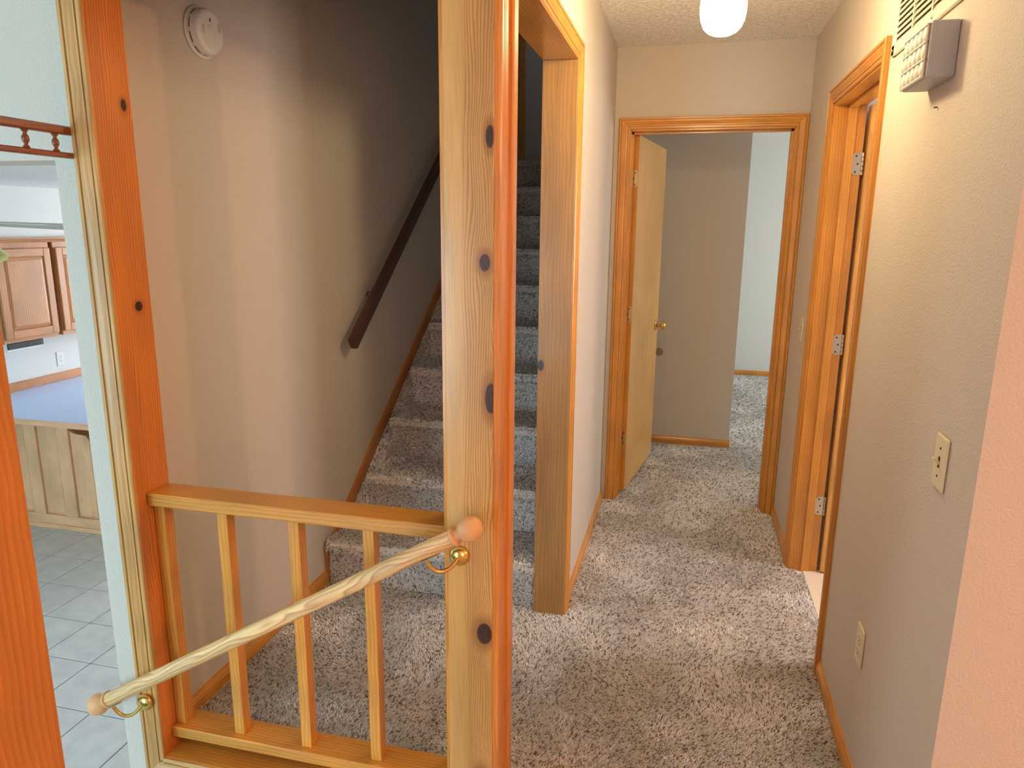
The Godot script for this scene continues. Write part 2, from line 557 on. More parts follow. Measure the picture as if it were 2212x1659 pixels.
	for q in [[Vector3(0.6, 0.65, 4.04), Vector3(2.6, 2.05, 4.04)], [Vector3(-3.6, -0.45, 4.04), Vector3(-1.8, 1.55, 4.04)], [Vector3(-3.95, 0.45, -6.55), Vector3(-2.45, 1.45, -6.55)], [Vector3(-4.87, 0.05, -0.7), Vector3(-4.87, 1.45, 0.9)], [Vector3(3.55, 0.75, -6.8), Vector3(3.55, 2.05, -5.2)], [Vector3(2.65, 1.05, -3.2), Vector3(2.65, 1.95, -2.4)], [Vector3(-0.47, 2.9, -5.95), Vector3(-0.47, 3.7, -5.35)]]:  # dining side and upstairs windows are added to go with their fill lights
		window(n, q[0], q[1])
		n += 1
	# bedroom and closet, bathroom
	sbox("wall_bedroom_closet", [[XL, 0, -5.133, 0.366, CEIL, -5.9]], w)
	sbox("wall_bedroom_back", [[XL, 0, -7.87, 3.6, CEIL, -8.0]], ww)
	sbox("wall_bedroom_east", [[3.5, 0, -4.06, 3.6, CEIL, -5.2], [3.5, 0, -6.8, 3.6, CEIL, -8.0], [3.5, 0, -5.2, 3.6, 0.75, -6.8], [3.5, 2.05, -5.2, 3.6, CEIL, -6.8]], w)
	sbox("wall_bedroom_west", [[-0.525, 0, -6.3, XL, CEIL, -8.0]], w)
	sbox("wall_bedroom_front", [[0.66, 0, -3.95, 3.6, CEIL, -4.06]], w)
	sbox("wall_bathroom_added", [[0.66, 0, -3.31, 2.7, CEIL, -3.42]], ww)  # unseen partition added so the gap beside the open door stays dark
	sbox("wall_bathroom_east", [[2.6, 0, -1.54, 2.7, CEIL, -2.4], [2.6, 0, -3.2, 2.7, CEIL, -4.06], [2.6, 0, -2.4, 2.7, 1.05, -3.2], [2.6, 1.95, -2.4, 2.7, CEIL, -3.2]], ww)

# a sash window filling the opening between two corners of a wall's middle plane
func window(n: int, a: Vector3, b: Vector3) -> void:
	var r := struct("window_%d" % n)
	var along_x := absf(a.x - b.x) > 0.01
	var t := Vector3(0, 0, 0.02) if along_x else Vector3(0.02, 0, 0)
	var s := Vector3(0.05, 0, 0) if along_x else Vector3(0, 0, 0.05)
	var v := Vector3(0, 0.05, 0)
	var ax0 := Vector3(a.x, 0, a.z)
	var bx0 := Vector3(b.x, 0, b.z)
	var y0 := Vector3(0, a.y, 0)
	var y1 := Vector3(0, b.y, 0)
	bpart("frame_stile", ax0 + y0 - t, ax0 + s + y1 + t, mats.white_plastic, r)
	bpart("frame_stile", bx0 - s + y0 - t, bx0 + y1 + t, mats.white_plastic, r)
	bpart("frame_rail", ax0 + y0 - t, bx0 + y0 + v + t, mats.white_plastic, r)
	bpart("frame_rail", ax0 + y1 - v - t, bx0 + y1 + t, mats.white_plastic, r)
	var st := sg()
	var p0 := ax0 + s + y0 + v
	var p1 := bx0 - s + y1 - v
	quad(st, p0, Vector3(p1.x, p0.y, p1.z), p1, Vector3(p0.x, p1.y, p0.z), t.normalized())
	part("pane", st, mats.glass, r)

# ------------------------------------------------------------------ casings, jambs, baseboards
var CAS := [Vector2(0, 0), Vector2(0.057, 0), Vector2(0.057, 0.015), Vector2(0.055, 0.018), Vector2(0.047, 0.018), Vector2(0.0455, 0.0125), Vector2(0.043, 0.0125), Vector2(0.0415, 0.0175), Vector2(0.036, 0.0175), Vector2(0.028, 0.0145), Vector2(0.02, 0.011), Vector2(0.0155, 0.0105), Vector2(0.0145, 0.0055), Vector2(0.012, 0.0055), Vector2(0.011, 0.0105), Vector2(0.003, 0.0105), Vector2(0, 0.008)]
var BASE := [Vector2(0, 0), Vector2(0.013, 0), Vector2(0.013, 0.034), Vector2(0.011, 0.039), Vector2(0.011, 0.043), Vector2(0.007, 0.051), Vector2(0.005, 0.057), Vector2(0, 0.058)]

# casing round an opening: legs stand at inner edges a and b along axis T, faces N, head at height h
func casing(called: String, label: String, origin: Vector3, T: Vector3, N: Vector3, a: float, b: float, h: float, mat: Material, legs := [true, true], wide := 1.0, y0 := 0.0) -> Node3D:
	var r := struct(called, label)
	var pr := []
	for p in CAS: pr.append(Vector2(p.x * wide, p.y))
	var g := 0 if absf(T.x) > 0.5 else 2
	if legs[0]:
		var st := sg()
		extrude(st, pr, origin + T * a + Vector3.UP * y0, -T, N, Vector3.UP, h - y0, 0.0, 1.0, 1, Vector2(0.07, 0.3))
		part("casing_leg", st, mat, r)
	if legs[1]:
		var st := sg()
		extrude(st, pr, origin + T * b + Vector3.UP * y0, T, N, Vector3.UP, h - y0, 0.0, 1.0, 1, Vector2(0.19, 0.9))
		part("casing_leg", st, mat, r)
	var st2 := sg()
	extrude(st2, pr, origin + T * a + Vector3.UP * h, Vector3.UP, N, T, b - a, -1.0, 1.0, g, Vector2(0.03, 0.2))
	part("casing_head", st2, mat, r)
	return r

func baseboard(called: String, label: String, at: Vector3, N: Vector3, L: Vector3, ln: float) -> void:
	var r := struct(called, label)
	var st := sg()
	extrude(st, BASE, at, N, Vector3.UP, L, ln, 0.0, 0.0, 0 if absf(L.x) > 0.5 else 2)
	part("moulding", st, mats.pine, r)

func build_trim() -> void:
	var p: Material = mats.pine
	# end door
	casing("trim_1", "glossy pine casing round the doorway at the hall's end", Vector3(0, 0, ZE), Vector3.RIGHT, Vector3.BACK, -0.327, 0.483, 2.038, p)
	var r := struct("trim_2", "pine jamb lining the doorway at the hall's end")
	bpart("side_jamb", Vector3(-0.338, 0, -4.062), Vector3(-0.321, 2.034, ZE + 0.001), p, r)
	bpart("side_jamb", Vector3(0.478, 0, -4.062), Vector3(0.494, 2.034, ZE + 0.001), p, r)
	bpart("head_jamb", Vector3(-0.338, 2.031, -4.062), Vector3(0.494, 2.045, ZE + 0.001), p, r, 0)
	bpart("door_stop", Vector3(0.468, 0, -4.02), Vector3(0.478, 2.031, -3.985), p, r)
	bpart("door_stop", Vector3(-0.321, 0, -4.02), Vector3(-0.311, 2.031, -3.985), p, r)
	bpart("door_stop", Vector3(-0.321, 2.021, -4.02), Vector3(0.478, 2.031, -3.985), p, r, 0)
	# bathroom door
	casing("trim_3", "glossy pine casing round the bathroom doorway beside the vent", Vector3(XR, 0, 0), Vector3.FORWARD, Vector3.LEFT, 2.494, 3.271, 2.038, p)
	r = struct("trim_4", "pine jamb with a stop strip lining the bathroom doorway")
	bpart("side_jamb", Vector3(XR - 0.001, 0, -3.285), Vector3(0.662, 2.034, -3.266), p, r)
	bpart("side_jamb", Vector3(XR - 0.001, 0, -2.499), Vector3(0.662, 2.034, -2.475), p, r)
	bpart("head_jamb", Vector3(XR - 0.001, 2.031, -3.285), Vector3(0.662, 2.045, -2.475), p, r, 2)
	bpart("door_stop", Vector3(0.592, 0, -3.266), Vector3(0.627, 2.031, -3.255), p, r, 1, 0.002)
	bpart("door_stop", Vector3(0.592, 0, -2.51), Vector3(0.627, 2.031, -2.499), p, r, 1, 0.002)
	bpart("door_stop", Vector3(0.592, 2.02, -3.266), Vector3(0.627, 2.031, -2.499), p, r, 2, 0.002)
	# stair doorway in the hall's side wall
	casing("trim_5", "pine casing round the open doorway to the stair", Vector3(XL, 0, 0), Vector3.FORWARD, Vector3.RIGHT, 1.66, 2.606, 2.107, p, [false, true])
	r = struct("trim_6", "wide knotty pine boards lining the stair doorway")
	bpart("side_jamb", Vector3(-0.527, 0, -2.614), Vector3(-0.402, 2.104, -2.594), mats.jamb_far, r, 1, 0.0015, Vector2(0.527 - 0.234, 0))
	bpart("head_jamb", Vector3(-0.527, 2.104, -2.614), Vector3(-0.402, 2.12, -1.65), p, r, 2, 0.0015)
	bpart("side_jamb", Vector3(-0.523, 0, -1.655), Vector3(-0.402, 2.104, -1.64), p, r)
	# the post at the end of the wall between railing and hall
	r = struct("trim_7", "tall knotty pine post between the railing and the hall")
	var st := sg()
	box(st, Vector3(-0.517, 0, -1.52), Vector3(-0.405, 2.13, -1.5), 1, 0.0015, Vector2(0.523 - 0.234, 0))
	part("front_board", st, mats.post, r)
	bpart("side_board", Vector3(-0.5255, 0, -1.645), Vector3(-0.5165, 2.13, -1.503), p, r, 1, 0.001)
	st = sg()
	var cc := []
	for q in CAS: cc.append(Vector2(0.057 - q.x, q.y) * Vector2(1.33, 1.05))
	cc.reverse()
	extrude(st, cc, Vector3(-0.408, 0, -1.503), Vector3.FORWARD, Vector3.RIGHT, Vector3.UP, 2.107, 0, 0, 1, Vector2(0.1, 0.5))
	part("casing_leg", st, mats.pine3, r)
	bpart("backing_strip", Vector3(-0.425, 0, -1.615), Vector3(-0.401, 2.107, -1.578), mats.pine3, r)
	bpart("bead", Vector3(-0.425, 0, -1.655), Vector3(-0.391, 2.107, -1.613), mats.pine3, r, 1, 0.004)
	# railing opening
	casing("trim_8", "pine casing coloured as daylit beside the pale painted wall strip", Vector3(0, 0, ZF), Vector3.RIGHT, Vector3.BACK, -1.385, -0.53, 2.11, mats.pine_daylit, [true, false], 1.0, -0.025)
	st = sg()
	extrude(st, CAS, Vector3(-1.385, 0.032, ZF), Vector3.DOWN, Vector3.BACK, Vector3.RIGHT, 0.86, -1.0, 0, 0)
	part("casing_sill", st, mats.pine_daylit, get_node("trim_8"))
	r = struct("trim_9", "knotty pine boards, jamb coloured as lamplit, lining the railing opening")
	bpart("side_jamb", Vector3(-1.412, 0.013, -1.63), Vector3(-1.391, 2.11, -1.5), mats.jamb_lamplit, r, 1, 0.001, Vector2(1.63, 0))
	bpart("sill_board", Vector3(-1.391, 0.013, -1.632), Vector3(-0.526, 0.033, -1.5), p, r, 0)
	bpart("head_jamb", Vector3(-1.412, 2.11, -1.63), Vector3(-0.526, 2.13, -1.5), p, r, 0)
	# near end of the wall across the small stair
	r = struct("trim_10", "broad pine board coloured as lamplit on the wall end close by")
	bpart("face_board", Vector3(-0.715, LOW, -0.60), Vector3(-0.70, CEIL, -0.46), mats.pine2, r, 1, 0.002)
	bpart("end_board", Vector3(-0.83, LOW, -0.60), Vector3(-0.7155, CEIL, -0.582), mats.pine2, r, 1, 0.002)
	# baseboards
	baseboard("baseboard_left", "pine baseboard along the hall between the two doorways", Vector3(XL, 0, ZE + 0.02), Vector3.RIGHT, Vector3.BACK, 1.25)
	baseboard("baseboard_right", "pine baseboard below the outlet", Vector3(XR, 0, -2.437), Vector3.LEFT, Vector3.BACK, 1.03)
	baseboard("baseboard_right_far", "short pine baseboard between the bathroom doorway and the hall's end", Vector3(XR, 0, ZE + 0.017), Vector3.LEFT, Vector3.BACK, 0.585)
	baseboard("baseboard_stair", "pine baseboard on the stair wall behind the railing", Vector3(XS, 0, -2.63), Vector3.RIGHT, Vector3.BACK, 1.0)
	baseboard("baseboard_closet", "pine baseboard below the brown closet wall", Vector3(XL, 0, -5.133), Vector3.BACK, Vector3.RIGHT, 0.78)
	baseboard("baseboard_bedroom", "pine baseboard along the far bedroom wall", Vector3(XL, 0, -7.87), Vector3.BACK, Vector3.RIGHT, 3.9)
	baseboard("baseboard_front", "pine baseboard of the wall round the corner", Vector3(XR + 0.01, 0, -1.408), Vector3.BACK, Vector3.RIGHT, 3.6)

# ------------------------------------------------------------------ doors
func hinge(parent: Node3D, at: Vector3, out: Vector3, side: Vector3, m: Material) -> void:
	# leaf plate with rounded corners on one side of the knuckle, at the knuckle's middle; out = plate's facing, side = towards plate
	var h := Node3D.new()
	h.name = "hinge"
	parent.add_child(h, true)
	var poly := []
	var R := 0.014
	for k in 5:
		var a := PI / 2 * k / 4.0
		poly.append(Vector2(0.034 - R + R * cos(a), 0.044 - R + R * sin(a)))
	poly.append(Vector2(0, 0.044))
	poly.append(Vector2(0, -0.044))
	for k in 5:
		var a := -PI / 2 + PI / 2 * k / 4.0
		poly.append(Vector2(0.034 - R + R * cos(a), -0.044 + R + R * sin(a)))
	var st := sg()
	extrude(st, poly, at, side, Vector3.UP, out, 0.0025)
	part("leaf_plate", st, m, h)
	for k in 5:
		st = sg()
		lathe(st, [[0.0001, 0.0], [0.0062, 0.0], [0.0062, 0.001], [0.0062, 0.0155], [0.0062, 0.0165], [0.0001, 0.0165]], Transform3D(Basis(), at - side * 0.004 + out * 0.002 + Vector3(0, -0.044 + 0.0178 * k, 0)), 10)
		part("knuckle", st, m, h)
	for q in [Vector2(0.021, 0.031), Vector2(0.014, 0.0), Vector2(0.021, -0.031)]:
		st = sg()
		lathe(st, [[0.0001, 0.0012], [0.0028, 0.001], [0.0038, 0.0]], Transform3D(Basis(side, out, side.cross(out)), at + side * q.x + Vector3(0, q.y, 0) + out * 0.0025), 8)
		part("screw", st, mats.dark, h)

func build_doors() -> void:
	# end door, swung into the bedroom
	var d := struct("door_1", "flat birch door with brass knob open into the bedroom")
	d.position = Vector3(-0.285, 0, -4.045)
	d.rotation.y = -0.1485
	bpart("leaf", Vector3(-0.036, 0.015, -0.79), Vector3(0, 2.026, 0), mats.birch, d, 1, 0.0015)
	bpart("edge_strip", Vector3(-0.036, 0.015, 0), Vector3(0, 2.026, 0.003), mats.pine, d)
	var k := Node3D.new()
	k.name = "knob"
	d.add_child(k)
	var t := Transform3D(Basis(Vector3(0, 1, 0), Vector3(1, 0, 0), Vector3(0, 0, -1)), Vector3(0, 0.915, -0.72))
	var st := sg()
	lathe(st, [[0.0001, 0.0], [0.031, 0.0], [0.031, 0.003], [0.027, 0.007], [0.014, 0.009], [0.012, 0.012], [0.0001, 0.012]], t)
	part("rosette", st, mats.brass, k)
	st = sg()
	lathe(st, [[0.0001, 0.01], [0.011, 0.01], [0.0105, 0.026], [0.013, 0.032], [0.022, 0.038], [0.0255, 0.047], [0.0255, 0.053], [0.022, 0.061], [0.012, 0.066], [0.0001, 0.067]], t)
	part("grip", st, mats.brass, k)
	for y in [1.80, 1.065, 0.34]:
		hinge(d, Vector3(-0.036, y, 0.003), Vector3.BACK, Vector3.RIGHT, mats.brass_pale)
	# bathroom door, swung into the bathroom
	d = struct("door_2", "bathroom door swung open behind its jamb with rounded hinges")
	bpart("leaf", Vector3(0.676, 0.012, -3.285), Vector3(1.42, 2.026, -3.248), mats.birch, d, 1, 0.002)
	bpart("edge_strip", Vector3(0.674, 0.012, -3.285), Vector3(0.676, 2.026, -3.248), mats.pine, d)
	for y in [1.803, 1.06, 0.325]:
		hinge(d, Vector3(0.662, y, -3.266), Vector3.BACK, Vector3.LEFT, mats.steel)

# ------------------------------------------------------------------ stairs
const RISE := 0.2
const RUN := 0.29
const Z1 := -2.62

func step_profile() -> Array:
	# (z towards back, y): one step seen from the side, nosing rounded
	return [Vector2(0.03, -RISE), Vector2(0.03, -0.05), Vector2(0.012, -0.04), Vector2(0.002, -0.028), Vector2(0.0, -0.016), Vector2(0.004, -0.006), Vector2(0.014, 0.0), Vector2(RUN + 0.03, 0.0), Vector2(RUN + 0.03, -RISE)]

func build_stairs() -> void:
	var s := thing("staircase", "carpeted staircase climbing between the pink wall and the post", "stairs")
	for k in 10:
		var st := sg()
		var sx := -1.452 if k == 0 else -1.392
		extrude(st, step_profile(), Vector3(sx, RISE * (k + 1), Z1 + 0.02 - RUN * k), Vector3.FORWARD, Vector3.UP, Vector3.RIGHT, -0.527 - sx, 0, 0, 0)
		part("step", st, mats.carpet, s)
	# carpeted sloping string between the steps and the skirt board
	var sl := RISE / RUN
	var st := sg()
	var x0 := -1.454
	var pts := [Vector2(0.1, -0.02), Vector2(0.1, 0.08 + 0.1 * sl), Vector2(2.75, 0.08 + 2.75 * sl), Vector2(2.75, -0.02)]
	extrude(st, pts, Vector3(x0, 0, Z1), Vector3.FORWARD, Vector3.UP, Vector3.RIGHT, 0.064, 0, 0, 0)
	part("carpeted_string", st, mats.carpet, s)
	# skirt board along the wall: upright piece at the foot, then sloping
	st = sg()
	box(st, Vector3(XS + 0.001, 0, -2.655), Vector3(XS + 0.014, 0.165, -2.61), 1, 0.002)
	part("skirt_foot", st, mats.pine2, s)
	st = sg()
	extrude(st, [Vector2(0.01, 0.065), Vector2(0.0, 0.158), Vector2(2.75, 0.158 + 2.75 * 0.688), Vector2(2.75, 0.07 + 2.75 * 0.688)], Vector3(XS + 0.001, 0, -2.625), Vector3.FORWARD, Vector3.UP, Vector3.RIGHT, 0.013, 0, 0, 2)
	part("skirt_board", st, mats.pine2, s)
	# upper landing
	sbox("floor_upper", [[XS, 1.88, Z1 - RUN * 9 - 0.05, XL, 2.0, -6.3]], mats.carpet)
	var r := struct("trim_11", "pine casing upright at the head of the stair")
	bpart("casing_leg", Vector3(-1.45, 2.0, -6.2), Vector3(-1.40, 4.1, -6.183), mats.pine, r, 1, 0.003)
	# dark wall handrail
	var hr := thing("stair_handrail", "dark square handrail sloping up the stair wall", "handrail")
	st = sg()
	var a := Vector3(-1.40, 1.035, -2.83)
	var b := Vector3(-1.40, 1.035 + 2.4 * 0.735, -2.83 - 2.4)
	var dirv := (b - a).normalized()
	var up := dirv.cross(Vector3.RIGHT).normalized()
	if up.y < 0: up = -up
	extrude(st, [Vector2(-0.018, -0.03), Vector2(0.012, -0.03), Vector2(0.018, -0.022), Vector2(0.018, 0.022), Vector2(0.012, 0.03), Vector2(-0.012, 0.03), Vector2(-0.018, 0.022)], a, Vector3.RIGHT, up, dirv, (b - a).length(), 0, 0, 2)
	part("rail", st, mats.dark_wood, hr)
	for t in [0.13, 0.75]:
		var q := a.lerp(b, t)
		var br := Node3D.new()
		br.name = "bracket"
		hr.add_child(br, true)
		st = sg()
		lathe(st, [[0.0001, 0.0], [0.028, 0.0], [0.027, 0.004], [0.018, 0.008], [0.0001, 0.008]], Transform3D(Basis(Vector3.UP, Vector3.RIGHT, Vector3.FORWARD), Vector3(XS + 0.001, q.y - 0.055, q.z)), 16)
		part("rosette", st, mats.brass_pale, br)
		st = sg()
		tube(st, [Vector3(XS + 0.006, q.y - 0.055, q.z), Vector3(XS + 0.045, q.y - 0.06, q.z), Vector3(-1.40, q.y - 0.03, q.z)], 0.005, 8)
		part("arm", st, mats.brass_pale, br)
	# short stair down to the kitchen level
	var d := thing("lower_steps", "carpeted steps leading down towards the kitchen floor", "stairs")
	for k in 2:
		var y := -0.2 * (k + 1)
		bpart("step", Vector3(-0.55 - 0.26 * k, LOW, -1.499), Vector3(-0.55 - 0.26 * (k + 1), y, -0.6), mats.carpet, d, 0, 0.012)

# ------------------------------------------------------------------ railing and handrail
func build_railing() -> void:
	var r := thing("stair_railing", "pine railing with square balusters between post and jamb", "railing")
	bpart("top_rail", Vector3(-1.391, 0.79, -1.628), Vector3(-0.526, 0.826, -1.54), mats.pine, r, 0, 0.003, Vector2(0.11, 0.4))
	bpart("bottom_rail", Vector3(-1.391, 0.066, -1.628), Vector3(-0.526, 0.10, -1.54), mats.pine, r, 0, 0.003, Vector2(0.21, 0.9))
	var i := 0
	for x in [-1.374, -1.178, -0.964, -0.752]:
		bpart("baluster", Vector3(x - 0.0155, 0.10, -1.597), Vector3(x + 0.0155, 0.79, -1.561), mats.pine, r, 1, 0.0015, Vector2(0.05 * i + 0.02, 0.31 * i))
		i += 1
	var h := thing("handrail", "pale round ash handrail with ball ends sloping past the railing", "handrail")
	var a := Vector3(-1.485, 0.253, -1.43)
	var b := Vector3(-0.478, 0.855, -1.43)
	var L := (b - a).length()
	var st := sg()
	lathe(st, [[0.0001, 0.0], [0.0185, 0.0], [0.0195, 0.001], [0.0195, L - 0.001], [0.0185, L], [0.0001, L]], along(a, b), 32)
	part("rail", st, mats.rail_wood, h)
	for e in [[a, b], [b, a]]:
		st = sg()
		var o: Vector3 = e[0]
		var inw: Vector3 = e[1]
		var t := along(o, o + (o - inw))
		lathe(st, [[0.0001, -0.002], [0.0225, -0.002], [0.0235, 0.001], [0.0235, 0.004], [0.021, 0.007], [0.016, 0.009], [0.0135, 0.013], [0.0135, 0.017], [0.019, 0.022], [0.026, 0.031], [0.0295, 0.042], [0.0295, 0.049], [0.0265, 0.06], [0.019, 0.069], [0.009, 0.074], [0.0001, 0.0755]], t, 28)
		part("ball_end", st, mats.beech, h)
	for q in [[Vector3(-0.486, 0.776, -1.5), 0.105], [Vector3(-1.418, 0.219, -1.484), 0.0]]:
		var c: Vector3 = q[0]
		var br := Node3D.new()
		br.name = "bracket"
		h.add_child(br, true)
		st = sg()
		lathe(st, [[0.0001, 0.0], [0.025, 0.0], [0.025, 0.003], [0.0235, 0.008], [0.019, 0.013], [0.01, 0.0165], [0.0001, 0.0175]], Transform3D(Basis(Vector3.RIGHT, Vector3.BACK, Vector3.DOWN), c), 28)
		part("rosette", st, mats.brass, br)
		var f := 0.0 + (c.x - 0.06 - a.x) / (b.x - a.x)
		var on := a.lerp(b, f)
		var low := on + Vector3(0, -0.024, 0)
		st = sg()
		var bz := []
		for q2 in 13:
			bz.append((c + Vector3(0, 0, 0.012)).bezier_interpolate(c + Vector3(-0.012, -0.03, 0.04), low + Vector3(0.016, -0.05, -0.01), low, q2 / 12.0))
		tube(st, bz, 0.005, 12)
		part("arm", st, mats.brass, br)
		st = sg()
		var dv := (b - a).normalized()
		var nv := dv.cross(Vector3.BACK).normalized()
		if nv.y > 0: nv = -nv
		extrude(st, [Vector2(-0.008, 0), Vector2(0.008, 0), Vector2(0.008, 0.003), Vector2(-0.008, 0.003)], on + nv * 0.0195 - dv * 0.025, Vector3.BACK, nv, dv, 0.05, 0, 0, 0)
		part("strap", st, mats.brass_pale, br)
	# spindle gallery across the stair
	var g := thing("spindle_gallery", "small dark oak spindle rail high up by the pale wall", "spindle rail")
	bpart("top_rail", Vector3(-1.46, 1.745, -1.49), Vector3(-1.44, 1.765, -0.6), mats.oak_dark, g, 2, 0.004)
	bpart("bottom_rail", Vector3(-1.46, 1.692, -1.49), Vector3(-1.44, 1.705, -0.6), mats.oak_dark, g, 2, 0.003)
	var sp := sg()
	lathe(sp, [[0.0001, 0], [0.0075, 0], [0.0075, 0.003], [0.0045, 0.006], [0.004, 0.009], [0.0075, 0.015], [0.008, 0.02], [0.0075, 0.025], [0.004, 0.031], [0.0045, 0.034], [0.0075, 0.037], [0.0075, 0.04], [0.0001, 0.04]], Transform3D(), 14)
	var me := sp.commit()
	for k in 11:
		part_mesh("spindle", me, mats.oak_dark, g, Vector3(-1.45, 1.705, -1.444 + 0.0795 * k))

# ------------------------------------------------------------------ small fittings
func switch_plate(called: String, label: String, at: Vector3, N: Vector3, toggle: bool, m: Material) -> void:
	var o := thing(called, label, "light switch" if toggle else "outlet")
	o.position = at
	o.basis = Basis(Vector3.UP.cross(N), Vector3.UP, N)
	bpart("plate", Vector3(-0.035, -0.057, 0), Vector3(0.035, 0.057, 0.0065), m, o, 1, 0.0035)
	if toggle:
		bpart("slot", Vector3(-0.005, -0.012, 0.005), Vector3(0.005, 0.012, 0.0068), mats.dark, o)
		var st := sg()
		extrude(st, [Vector2(-0.0045, 0), Vector2(0.0045, 0), Vector2(0.003, 0.016), Vector2(-0.003, 0.016)], Vector3(-0.0036, -0.002, 0.006), Vector3.UP, (Vector3.BACK + Vector3.UP * 0.75).normalized(), Vector3.RIGHT, 0.0072)
		part("toggle", st, m, o)
		for y in [0.03, -0.03]:
			st = sg()
			lathe(st, [[0.0001, 0.0012], [0.002, 0.001], [0.0032, 0.0]], Transform3D(Basis(Vector3.RIGHT, Vector3.BACK, Vector3.DOWN), Vector3(0, y, 0.0065)), 10)
			part("screw", st, mats.dark, o)
	else:
		for y in [0.0195, -0.0195]:
			var st := sg()
			var prof := []
			for k in 20:
				var a := TAU * k / 20
				prof.append(Vector2(cos(a) * 0.0165, clampf(sin(a) * 0.0175, -0.0135, 0.0135)))
			extrude(st, prof, Vector3(0, y, 0.006), Vector3.RIGHT, Vector3.UP, Vector3.BACK, 0.002)
			var f := part("socket_face", st, m, o)
			for q in [[-0.0065, 0.003, 0.0012, 0.004], [0.0065, 0.003, 0.0012, 0.0033], [0, -0.0075, 0.0024, 0.0024]]:
				bpart("slot", Vector3(q[0] - q[2], y + q[1] - q[3], 0.0075), Vector3(q[0] + q[2], y + q[1] + q[3], 0.0083), mats.dark, f)
		var s2 := sg()
		lathe(s2, [[0.0001, 0.0012], [0.002, 0.001], [0.0032, 0.0]], Transform3D(Basis(Vector3.RIGHT, Vector3.BACK, Vector3.DOWN), Vector3(0, 0, 0.0065)), 10)
		part("screw", s2, mats.steel, o)

func glow(c: Color, e: float) -> StandardMaterial3D:
	var m := plain(c, 0.3)
	m.emission_enabled = true
	m.emission = c
	m.emission_energy_multiplier = e
	return m

